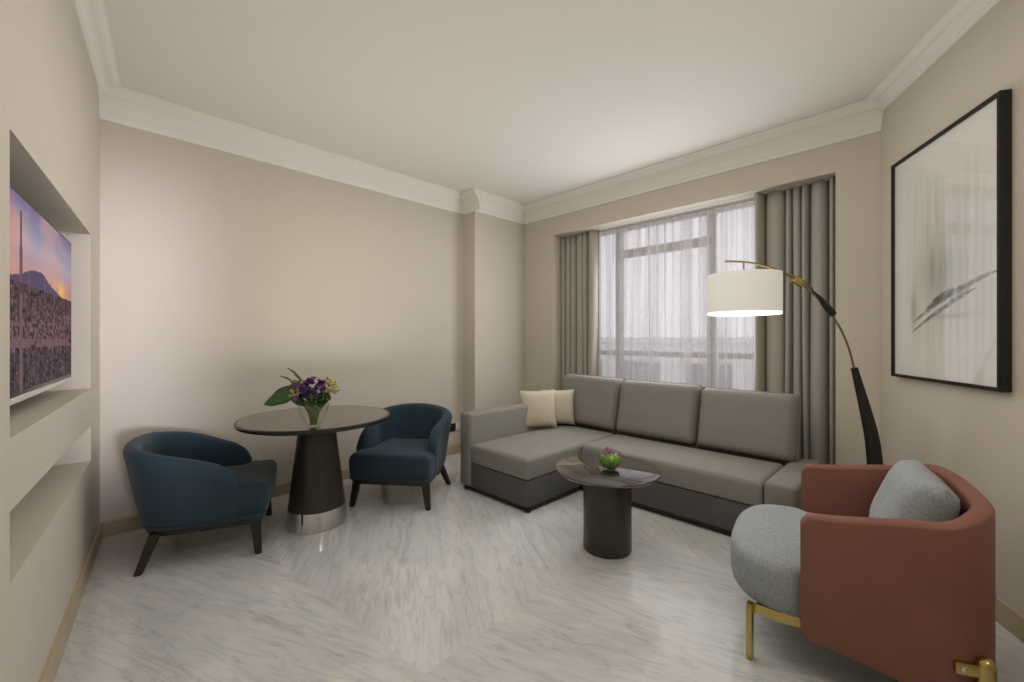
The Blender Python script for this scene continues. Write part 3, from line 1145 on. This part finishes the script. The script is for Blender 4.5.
def make_tub_chair():
    root = empty('tub_armchair', (0, 0, 0))
    # plan outline of the body (counter-clockwise), front at +y
    a = 0.318
    pts = []
    for k in range(25):
        th = PI + PI * k / 24
        c, s = math.cos(th), math.sin(th)
        pts.append(Vector((a * math.copysign(abs(c) ** (2 / 2.5), c), -0.06 - 0.292 * abs(s) ** (2 / 2.5))))
    fr = round_corners([(a, -0.03), (a + 0.008, 0.318), (-a - 0.008, 0.318), (-a, -0.03)], [0.01, 0.05, 0.05, 0.01], 6)
    outline = pts + [Vector(p) for p in fr]
    # wooden rail
    bm = bmesh.new()
    loft_outline(bm, outline, [(0.178, 0.030), (0.181, 0.024), (0.210, 0.018), (0.213, 0.022)], 0, cuts=2)
    link_mesh('base_rail', bm, M_DWOOD, root, auto=50)
    # upholstered lower band with piping
    bm = bmesh.new()
    loft_outline(bm, outline, [(0.212, 0.018), (0.216, 0.006), (0.236, 0.001), (0.243, 0.004), (0.246, 0.012)], 0, cuts=2)
    link_mesh('lower_band', bm, M_BLUE, root, auto=50)
    # seat: full width ahead of the arms, narrower between them
    fr = [(0.245, -0.27), (0.255, 0.145), (0.326, 0.155), (0.326, 0.330), (-0.326, 0.330), (-0.326, 0.155), (-0.255, 0.145), (-0.245, -0.27)]
    P = round_corners(fr, [0.08, 0.01, 0.012, 0.055, 0.055, 0.012, 0.01, 0.08], 5)
    Q = []
    for i, p in enumerate(P):
        q = P[(i + 1) % len(P)]
        k = max(1, int((q - p).length / 0.06))
        for j in range(k):
            Q.append(p.lerp(q, j / k))
    bm = bmesh.new()
    loft_outline(bm, Q, [(0.246, 0.014), (0.252, 0.006), (0.30, 0.002), (0.36, 0.0), (0.385, 0.005), (0.402, 0.015), (0.413, 0.032), (0.418, 0.055)], 0.014, cuts=6)
    link_mesh('seat', bm, M_BLUE, root, auto=60)
    # wrap-around back and arms
    path, total = u_path(0.325, 0.165, -0.07, 0.285, n_arm=10, n_back=36, p=2.5)

    def height(f):
        d = min(f, 1 - f) * 2          # 0 at the arm front, 1 at the back centre
        return 0.525 + 0.183 * math.sin(PI / 2 * d)

    def flare(tz, f):
        d = min(f, 1 - f) * 2
        return (0.012 + 0.070 * smooth01((d - 0.15) / 0.5)) * tz - 0.004
    shell('backrest', path, total, 0.244, height, 0.082, flare, M_BLUE, root, 0.36, end_round=0.13)
    # legs: tapered, splayed
    for name_x, x, y, dx, dy in (('r', 0.275, 0.258, 0.030, 0.020), ('l', -0.275, 0.258, -0.030, 0.020),
                                 ('r', 0.245, -0.235, 0.065, -0.060), ('l', -0.245, -0.235, -0.065, -0.060)):
        bm = bmesh.new()
        t0, t1 = 0.027, 0.018
        v = []
        for (cx, cy, z, t) in ((x + dx, y + dy, 0.0, t1), (x, y, 0.195, t0)):
            v.append([bm.verts.new((cx + sx * t, cy + sy * t, z)) for sx, sy in ((-1, -1), (1, -1), (1, 1), (-1, 1))])
        for k in range(4):
            bm.faces.new((v[0][k], v[0][(k + 1) % 4], v[1][(k + 1) % 4], v[1][k]))
        bm.faces.new(v[1]); bm.faces.new(list(reversed(v[0])))
        bmesh.ops.bevel(bm, geom=list(bm.edges), offset=0.004, segments=2, affect='EDGES')
        link_mesh('leg', bm, M_DWOOD, root)
    return root


ch1 = make_tub_chair()
ch2 = copy_tree(ch1)
ch1.location = (-3.289, 0.575, 0)
ch1.rotation_euler.z = math.atan2(0.937, 0.35) - PI / 2
tag(ch1, 'navy blue tub armchair left of the dining table, seen from its side', 'armchair')
ch2.location = (-3.137, 1.855, 0)
ch2.rotation_euler.z = math.atan2(-0.785, 0.62) - PI / 2
tag(ch2, 'navy blue tub armchair right of the dining table, facing the camera', 'armchair')

# ------------------------------------------------------------------ terracotta lounge chair
LC = empty('lounge_armchair', (-0.425, 2.30, 0), R(100.4))
tag(LC, 'terracotta leather lounge armchair with grey seat and brass legs, right foreground', 'armchair')
path, total = u_path(0.415, 0.008, -0.325, 0.225, n_arm=14, n_back=44, p=3.0)


def lh(f):
    d = min(f, 1 - f) * 2
    return 0.640 + 0.052 * smooth01(d / 0.50) + 0.040 * smooth01((d - 0.42) / 0.22)


def straight(tz, f):
    return 0.0


def leather_shell():
    bm = bmesh.new()
    rings = []
    th = 0.058
    r = 0.016
    for q, nn, f in path:
        d_end = min(f, 1 - f) * total
        h = lh(f)
        zb = 0.165 - 0.045 * smooth01(min(f, 1 - f) * 2 / 0.5)
        R1 = 0.035
        if d_end < R1:
            t = 1 - d_end / R1
            h -= R1 * (1 - math.sqrt(max(0, 1 - t * t)))
            zb += R1 * (1 - math.sqrt(max(0, 1 - t * t)))
        d = min(f, 1 - f) * 2
        roll = 0.012 * smooth01((d - 0.5) / 0.2)
        sec = [(-r, zb), (-0.005, zb + 0.004), (0, zb + r)]
        for k in range(1, 6):
            sec.append((0, zb + r + (h - r - zb - r) * k / 6))
        for k in range(0, 5):
            a = PI / 2 * k / 4
            sec.append((-r + r * math.cos(a) , h - r + r * math.sin(a)))
        for k in range(0, 5):
            a = PI / 2 + PI / 2 * k / 4
            sec.append((-th + r + r * math.cos(a), h - r + r * math.sin(a)))
        for k in range(1, 7):
            sec.append((-th, h - r + (zb + r - (h - r)) * k / 6))
        sec += [(-th + 0.005, zb + 0.004), (-th + r, zb)]
        rings.append([bm.verts.new((q.x + nn.x * o_, q.y + nn.y * o_, z)) for o_, z in sec])
    m = len(rings[0])
    for a, b in zip(rings, rings[1:]):
        for k in range(m):
            bm.faces.new((a[k], b[k], b[(k + 1) % m], a[(k + 1) % m]))
    bm.faces.new(rings[0]); bm.faces.new(list(reversed(rings[-1])))
    return link_mesh('leather_shell', bm, M_LEATHER, LC, auto=50)


leather_shell()
# seat: rounded front, between the leather sides
pts = []
for k in range(33):
    th_ = PI * k / 32
    c, s = math.cos(th_), math.sin(th_)
    pts.append(Vector((0.385 * math.copysign(abs(c) ** (2 / 2.7), c), 0.02 + 0.265 * abs(s) ** (2 / 2.7))))
back = [Vector((-0.354, -0.02)), Vector((-0.354, -0.36)), Vector((-0.30, -0.47)), Vector((-0.15, -0.512)), Vector((0.15, -0.512)), Vector((0.30, -0.47)), Vector((0.354, -0.36)), Vector((0.354, -0.02))]
Q = pts + back
bm = bmesh.new()
loft_outline(bm, Q, [(0.218, 0.03), (0.224, 0.016), (0.24, 0.006), (0.28, 0.0), (0.345, 0.0), (0.375, 0.003), (0.393, 0.010), (0.405, 0.022), (0.411, 0.042)], 0.012, cuts=7)
link_mesh('seat', bm, M_BOUCLE, LC, auto=60)
# brass band under the seat
bm = bmesh.new()
for zz in (0,):
    Qr = [p for p in Q if p.y < 0.19]
    Qr = [p for p in Q if p.x < 0 and 0 < p.y < 0.20] + [p for p in back] + [p for p in Q if p.x > 0 and 0 < p.y < 0.20]
    Qr = [Vector((-0.362, 0.175))] + [Vector((-0.375, 0.08)), Vector((-0.365, 0.0))] + back[1:-1] + [Vector((0.365, 0.0)), Vector((0.375, 0.08)), Vector((0.362, 0.175))]
    ringo = offset_outline(Qr, 0.008)
    ringi = offset_outline(Qr, 0.028)
    n = len(Qr)
    vv = [[bm.verts.new((p.x, p.y, z)) for p in rg] for rg, z in ((ringo, 0.182), (ringo, 0.222), (ringi, 0.222), (ringi, 0.182))]
    for j in range(4):
        for k in range(n - 1):
            bm.faces.new((vv[j][k], vv[j][k + 1], vv[(j + 1) % 4][k + 1], vv[(j + 1) % 4][k]))
    bm.faces.new([v[0] for v in vv]); bm.faces.new([v[-1] for v in reversed(vv)])
link_mesh('brass_rail', bm, M_BRASS, LC, auto=50)
# front legs: flat bars
for sx in (-1, 1):
    bm = bmesh.new()
    m_ = Matrix.Translation((sx * 0.368, 0.178, 0)) @ Matrix.Rotation(R(8 * sx), 4, 'Z')
    add_box(bm, -0.017, 0.017, -0.011, 0.011, 0, 0.226, m_, bevel=0.003, seg=2)
    link_mesh('leg', bm, M_BRASS, LC)
# rear legs: round bars clamped to the outside of the leather by a plate
for sx in (-1, 1):
    lx, ly = sx * 0.395, -0.475
    bm = bmesh.new()
    lathe_bm(bm, [(0, 0), (0.018, 0), (0.024, 0.02), (0.024, 0.270), (0.021, 0.284), (0.013, 0.293), (0, 0.296)], 20, (lx, ly, 0))
    leg = link_mesh('leg', bm, M_BRASS, LC, auto=50)
    bm = bmesh.new()
    add_box(bm, -0.012, 0.012, 0, 0.078, 0.232, 0.270, Matrix.Translation((lx, ly, 0)) @ Matrix.Rotation(R(-14) * sx, 4, 'Z'), bevel=0.005, seg=2)
    pl = link_mesh('bracket', bm, M_BRASS, leg)
    bm = bmesh.new()
    bmesh.ops.create_cone(bm, cap_ends=True, segments=16, radius1=0.009, radius2=0.006, depth=0.006, matrix=Matrix.Translation((lx + sx * 0.028, ly + 0.056, 0.251)) @ Matrix.Rotation(R(90) * sx, 4, 'Y'))
    link_mesh('screw', bm, M_CHROME, pl)

# pillow on the lounge chair (a thing of its own)
bm = cushion_bm(0.48, 0.36, 0.18, edge=0.36, power=3.6, pinch=0.02)
lp = link_mesh('lumbar_pillow', bm, M_BOUCLE, auto=80)
lp.matrix_world = LC.matrix_basis @ Matrix.Translation((0.0, -0.295, 0.43)) @ Matrix.Rotation(R(180), 4, 'Z') @ Matrix.Rotation(R(-20) * -1 * -1, 4, 'X')
tag(lp, 'plump pale blue grey pillow resting against the back of the terracotta armchair', 'pillow')

# ------------------------------------------------------------------ arc floor lamp
# the arc lies in a vertical plane through the base, towards the sofa
LB = Vector((-0.245, 3.395))
ad = Vector((-0.7071, -0.7071))
FL = empty('arc_floor_lamp', (LB.x, LB.y, 0))
tag(FL, 'tall arc floor lamp with lit white drum shade and dark blade-shaped stand', 'lamp')


def ap(t, z, side=0.0):
    """t metres from the base towards the shade, height z"""
    return Vector((ad.x * t - ad.y * side, ad.y * t + ad.x * side, z))


def catmull(P, k=8):
    out = []
    P = [P[0]] + list(P) + [P[-1]]
    for i in range(1, len(P) - 2):
        a, b, c, d = P[i - 1], P[i], P[i + 1], P[i + 2]
        for j in range(k):
            t = j / k
            out.append(tuple(0.5 * ((2 * b[m]) + (-a[m] + c[m]) * t + (2 * a[m] - 5 * b[m] + 4 * c[m] - d[m]) * t * t + (-a[m] + 3 * b[m] - 3 * c[m] + d[m]) * t ** 3) for m in range(len(b))))
    out.append(tuple(P[-2]))
    return out


lathe('base', [(0, 0), (0.125, 0), (0.130, 0.006), (0.130, 0.022), (0.120, 0.030), (0, 0.032)], M_BLACK, FL, 64)
# blade: left and right edges (t, z)
blade = catmull([(0.0, 0.03, 0.048), (0.005, 0.30, 0.050), (0.018, 0.53, 0.046), (0.038, 0.70, 0.041), (0.075, 0.86, 0.033), (0.112, 1.00, 0.024), (0.145, 1.125, 0.016)], 5)
bm = bmesh.new()
rings = []
for i, (t, z, hw) in enumerate(blade):
    i0, i1 = max(i - 1, 0), min(i + 1, len(blade) - 1)
    tg = Vector((blade[i1][0] - blade[i0][0], blade[i1][1] - blade[i0][1])).normalized()
    nn = Vector((tg.y, -tg.x))
    hd = 0.012
    rings.append([bm.verts.new(ap(t + nn.x * a * hw, z + nn.y * a * hw, b * hd)) for a, b in ((-1, -0.5), (-0.85, -1), (0.85, -1), (1, -0.5), (1, 0.5), (0.85, 1), (-0.85, 1), (-1, 0.5))])
for a, b in zip(rings, rings[1:]):
    for k in range(8):
        bm.faces.new((a[k], b[k], b[(k + 1) % 8], a[(k + 1) % 8]))
bm.faces.new(rings[0]); bm.faces.new(list(reversed(rings[-1])))
link_mesh('stand', bm, M_BLACK, FL, auto=30)
# main rod from the blade to the tip above the shade
rod = catmull([(0.142, 1.10), (0.170, 1.22), (0.215, 1.335), (0.275, 1.435), (0.365, 1.545), (0.470, 1.640), (0.590, 1.710), (0.720, 1.752), (0.820, 1.768), (0.930, 1.772)], 6)
bm = bmesh.new()
tube_bm(bm, [ap(t, z) for t, z in rod], 0.0065, 10)
link_mesh('rod', bm, M_ABRASS, FL)
# dark grip above the rod
gr = catmull([(0.268, 1.437, 0.020), (0.300, 1.475, 0.021), (0.350, 1.535, 0.014), (0.405, 1.585, 0.007)], 5)
bm = bmesh.new()
tube_bm(bm, [ap(t + 0.004, z + 0.012) for t, z, r_ in gr], [g[2] for g in gr], 12)
link_mesh('grip', bm, M_BLACK, FL)
# upper thin rod joining grip and clamp
bm = bmesh.new()
tube_bm(bm, [ap(t, z) for t, z in catmull([(0.395, 1.60), (0.435, 1.640), (0.48, 1.663), (0.53, 1.69)], 4)], 0.005, 8)
link_mesh('upper_rod', bm, M_ABRASS, FL)
bm = bmesh.new()
mt = Matrix.Translation(ap(0.490, 1.652)) @ Matrix.Rotation(math.atan2(ad.y, ad.x), 4, 'Z') @ Matrix.Rotation(R(-33), 4, 'Y')
add_box(bm, -0.032, 0.032, -0.014, 0.014, -0.022, 0.022, mt, bevel=0.004, seg=2)
link_mesh('clamp', bm, M_BRASS, FL)
# shade
SC = (ad.x * 0.818, ad.y * 0.818, 0)
ST, SB = 1.690, 1.462
sr = 0.201
lathe('lamp_shade', [(sr - 0.003, ST), (sr, ST + 0.003), (sr, SB), (sr - 0.003, SB - 0.001), (sr - 0.004, SB + 0.001), (sr - 0.004, ST)], M_SHADE, FL, 80, SC, auto=30)
shade_o = bpy.data.objects[FL.children[-1].name]
lathe('diffuser', [(0, SB + 0.004), (sr - 0.012, SB + 0.004), (sr - 0.012, SB - 0.014), (sr - 0.001, SB - 0.014), (sr - 0.001, SB - 0.002), (sr - 0.006, SB - 0.002), (sr - 0.006, SB + 0.010), (0, SB + 0.010)], M_GLOW, shade_o, 80, SC, auto=30)
lathe('top_diffuser', [(0, ST - 0.02), (sr - 0.006, ST - 0.02), (sr - 0.006, ST - 0.016), (0, ST - 0.016)], M_GLOW, shade_o, 64, SC)
bm = bmesh.new()
tube_bm(bm, [(SC[0], SC[1], ST - 0.03), (SC[0], SC[1], 1.772)], 0.005, 8)
link_mesh('drop_stem', bm, M_ABRASS, FL)
pd = bpy.data.lights.new('bulb', 'POINT')
pd.energy = 1.5
pd.color = (1.0, 0.85, 0.65)
pd.shadow_soft_size = 0.1
for zz in (SB - 0.07,):
    po = bpy.data.objects.new('bulb', pd)
    po.location = (SC[0], SC[1], zz)
    po.parent = FL
    COL.objects.link(po)

# ------------------------------------------------------------------ flowers in a flared vase on the dining table
VX, VY, VZ = -2.765, 1.000, 0.7508
vase = lathe('flared_vase', [(0, 0), (0.030, 0), (0.036, 0.004), (0.048, 0.02), (0.066, 0.05), (0.080, 0.085), (0.090, 0.125), (0.093, 0.145), (0.091, 0.146), (0.087, 0.125), (0.077, 0.086), (0.062, 0.052), (0.044, 0.024), (0.030, 0.010), (0, 0.010)], M_GLASS, None, 48, (0, 0, 0), auto=60)
vase.location = (VX, VY, VZ)
tag(vase, 'small flared clear glass vase standing on the round dining table', 'vase')

BQ = empty('flower_bouquet', (VX, VY, VZ + 0.012))
tag(BQ, 'bouquet of purple and cream flowers with one big leaf in flared vase', 'flowers')
rnd = random.Random(7)
# camera-side axes for arranging: right in the picture is (+x,+y)/sqrt2
RX = Vector((0.7071, 0.7071, 0))
FY = Vector((-0.7071, 0.7071, 0))
for k in range(16):
    bm = bmesh.new()
    a = k * 2.4
    e = RX * (0.10 * math.cos(a)) + FY * (0.06 * math.sin(a)) + Vector((0, 0, 0.16 + 0.02 * (k % 3)))
    s0 = Vector((0.016 * math.cos(a + 2), 0.016 * math.sin(a + 2), 0.0))
    midp = s0.lerp(e, 0.5) * 0.75 + Vector((0, 0, 0.03))
    tube_bm(bm, catmull([tuple(s0), tuple(midp), tuple(e)], 4), 0.0045, 6)
    link_mesh('stem', bm, M_STEM, BQ)
bm = bmesh.new()
for k in range(26):
    a = rnd.uniform(0, 2 * PI)
    r_ = rnd.uniform(0, 0.026)
    z = rnd.uniform(0.004, 0.085)
    bmesh.ops.create_icosphere(bm, subdivisions=1, radius=rnd.uniform(0.007, 0.012), matrix=Matrix.Translation((r_ * math.cos(a) * (1 + z * 6) * 0.8, r_ * math.sin(a) * (1 + z * 6) * 0.8, z)))
tag(link_mesh('greens_in_water', bm, M_STEM, BQ), kind='stuff')


def blossom(name, c, r_, mat, parent, petals=6, seed=0, layers=2):
    rd = random.Random(seed)
    bm = bmesh.new()
    c = Vector(c)
    axis = Vector((rd.uniform(-1, 1), rd.uniform(-1, 1), rd.uniform(0.1, 1))).normalized()
    q = axis.to_track_quat('Z', 'Y').to_matrix().to_4x4()
    for L in range(layers):
        for k in range(petals):
            a = 2 * PI * k / petals + L * 0.5
            tilt = R(25 + 30 * L)
            m = Matrix.Translation(c) @ q @ Matrix.Rotation(a, 4, 'Z') @ Matrix.Rotation(-tilt, 4, 'Y')
            row = []
            for i in range(4):
                t = i / 3
                w = r_ * 0.42 * math.sin(PI * (0.12 + 0.80 * t)) 
                zc = 0.10 * r_ * math.sin(PI * t)
                row.append([bm.verts.new(m @ Vector((r_ * t * (1 - 0.2 * L), s_ * w, zc + abs(s_) * 0.15 * w))) for s_ in (-1, 0, 1)])
            for i in range(3):
                for j in range(2):
                    bm.faces.new((row[i][j], row[i + 1][j], row[i + 1][j + 1], row[i][j + 1]))
    bmesh.ops.create_icosphere(bm, subdivisions=1, radius=r_ * 0.18, matrix=Matrix.Translation(c))
    return link_mesh(name, bm, mat, parent, recalc=False, auto=80)


def bpos(px, pz, py=0.0):
    return RX * px + FY * py + Vector((0, 0, pz))


i_ = 0
for k in range(52):
    px = rnd.gauss(-0.022, 0.055)
    pz = 0.205 + rnd.gauss(0.0, 0.042) - 0.15 * abs(px + 0.02)
    py = rnd.gauss(0, 0.045)
    px = max(-0.10, min(0.075, px)); pz = max(0.165, pz)
    blossom('purple_blossom', bpos(px, pz, py), rnd.uniform(0.024, 0.036), M_PURPLE if rnd.random() < 0.68 else M_MAUVE, BQ, 5, k)
for k in range(5):
    blossom('pale_bloom', bpos(-0.02 + rnd.gauss(0, 0.03), 0.275 + rnd.gauss(0, 0.01), rnd.gauss(0, 0.02)), 0.026, M_MAUVE, BQ, 5, 100 + k)


def bud_cluster(name, c, spread, n, mat, seed, rr=(0.006, 0.011), green=True):
    rd = random.Random(seed)
    bm = bmesh.new()
    c = Vector(c)
    for k in range(n):
        d = Vector((rd.gauss(0, 1), rd.gauss(0, 1), rd.gauss(0.15, 0.8)))
        d = d.normalized() * spread * rd.uniform(0.5, 1)
        bmesh.ops.create_icosphere(bm, subdivisions=1, radius=rd.uniform(*rr), matrix=Matrix.Translation(c + d))
    return link_mesh(name, bm, mat, BQ)


bud_cluster('cream_buds', bpos(0.110, 0.225, 0), 0.052, 60, M_CREAMF, 3)
bud_cluster('cream_buds', bpos(0.085, 0.262, 0.01), 0.040, 36, M_CREAMF, 4)
bud_cluster('cream_buds', bpos(-0.100, 0.200, -0.02), 0.042, 40, M_CREAMF, 5)
bud_cluster('green_filler', bpos(-0.110, 0.245, 0.0), 0.040, 34, M_STEM, 6)
bud_cluster('green_filler', bpos(0.06, 0.17, 0.0), 0.045, 40, M_LEAF, 8)
bud_cluster('green_filler', bpos(0.0, 0.135, 0.0), 0.055, 50, M_LEAF, 9)
for (sx, sz, ex, ez) in ((-0.10, 0.24, -0.21, 0.305), (-0.06, 0.26, -0.165, 0.355), (-0.05, 0.24, -0.12, 0.31)):
    bm = bmesh.new()
    tube_bm(bm, [tuple(bpos(sx + (ex - sx) * t, sz + (ez - sz) * t + 0.012 * math.sin(PI * t))) for t in (0, 0.3, 0.6, 1)], [0.003, 0.005, 0.007, 0.003], 6)
    link_mesh('green_spray', bm, M_STEM, BQ)


def leaf(name, base, tip, width, droop, mat, parent, facing=Vector((0.5, -0.5, 0.6)), n=10):
    base, tip = Vector(base), Vector(tip)
    ax = tip - base
    side = ax.cross(facing).normalized()
    bm = bmesh.new()
    rows = []
    for i in range(n + 1):
        t = i / n
        w = width / 2 * (math.sin(PI * t ** 0.75) ** 0.8 if 0 < t < 1 else 0)
        c = base + ax * t + Vector((0, 0, -droop * t * t + droop * 0.35 * math.sin(PI * t)))
        rows.append([bm.verts.new(c + side * (s_ * w) + facing.normalized() * (abs(s_) * 0.10 * w + 0.004 * math.sin(t * 14) * abs(s_))) for s_ in (-1, -0.5, 0, 0.5, 1)])
    for i in range(n):
        for j in range(4):
            bm.faces.new((rows[i][j], rows[i + 1][j], rows[i + 1][j + 1], rows[i][j + 1]))
    bmesh.ops.remove_doubles(bm, verts=bm.verts, dist=0.0001)
    o = link_mesh(name, bm, mat, parent, recalc=False, auto=80)
    s = o.modifiers.new('t', 'SOLIDIFY')
    s.thickness = 0.0012
    return o


lf = leaf('large_leaf', bpos(-0.085, 0.215, -0.02), bpos(-0.285, 0.140, -0.05), 0.135, 0.01, M_LEAF, BQ)
leaf('leaf', bpos(-0.03, 0.12, -0.03), bpos(-0.15, 0.19, -0.03), 0.05, 0.0, M_LEAF, BQ)
leaf('leaf', bpos(0.03, 0.12, -0.02), bpos(0.12, 0.16, -0.05), 0.05, 0.0, M_LEAF, BQ)
leaf('leaf', bpos(0.0, 0.11, -0.03), bpos(0.01, 0.21, -0.06), 0.05, 0.0, M_LEAF, BQ)

# ------------------------------------------------------------------ orchid bowl on the coffee table
BX, BY, BZ = -1.405, 2.255, 0.4997
prof = [(0, 0), (0.028, 0), (0.034, 0.003)]
for k in range(12):
    a = R(-60 + 118 * k / 11)
    prof.append((0.072 * math.cos(a), 0.064 + 0.066 * math.sin(a)))
inner = [(r_ - 0.0025 if r_ > 0.01 else 0, z + (0.004 if z < 0.02 else 0)) for r_, z in reversed(prof[2:])]
bowl = lathe('fish_bowl_vase', prof + inner + [(0, 0.008)], M_GLASS, None, 48, (0, 0, 0), auto=60)
bowl.location = (BX, BY, BZ)
tag(bowl, 'small round clear glass bowl standing on the coffee table', 'bowl')
bm = bmesh.new()
rings = lathe_bm(bm, [(0, 0.011), (0.030, 0.012), (0.050, 0.026), (0.064, 0.048), (0.065, 0.066), (0.055, 0.082), (0.03, 0.090), (0, 0.092)], 40)
for v in bm.verts:
    n_ = noise.noise(v.co * 55) * 0.004
    v.co += Vector((v.co.x, v.co.y, 0)) * n_ * -6 if n_ > 0 else Vector()
    if v.co.z > 0.07:
        v.co.z += n_ * 1.5
mo = link_mesh('green_moss', bm, M_MOSS)
mo.location = (BX, BY, BZ)
tag(mo, 'bright green moss ball filling the round glass bowl', 'moss')
OR = empty('orchid_sprig', (BX, BY, BZ + 0.088))
tag(OR, 'pink orchid blossoms lying on the moss in the glass bowl', 'flowers')
for k, (px, pz, py, s_) in enumerate(((-0.012, 0.024, 0, 0.026), (-0.032, 0.012, 0.01, 0.019), (0.018, 0.010, -0.01, 0.017), (-0.014, 0.038, 0.01, 0.014))):
    blossom('orchid_bloom', bpos(px, pz, py), s_, M_PINK, OR, 5, 40 + k, layers=2 if k < 2 else 1)
bm = bmesh.new()
tube_bm(bm, [tuple(bpos(x, z, 0)) for x, z in ((-0.035, 0.0), (0.0, 0.018), (0.035, 0.026), (0.062, 0.016))], 0.003, 6)
link_mesh('sprig_stem', bm, M_PURPLE, OR)

# ------------------------------------------------------------------ invented ceiling lamp behind the camera, goes with the added light
cl = empty('added_ceiling_lamp', (0.85, 0.75, H))
tag(cl, 'added flush square ceiling lamp behind the camera, outside the picture', 'lamp')
box('housing', -0.28, 0.28, -0.28, 0.28, -0.05, 0.0, M_WHITEP, cl, bevel=0.008, seg=2)
box('diffuser', -0.26, 0.26, -0.26, 0.26, -0.062, -0.045, M_GLOW, cl, bevel=0.004, seg=2)
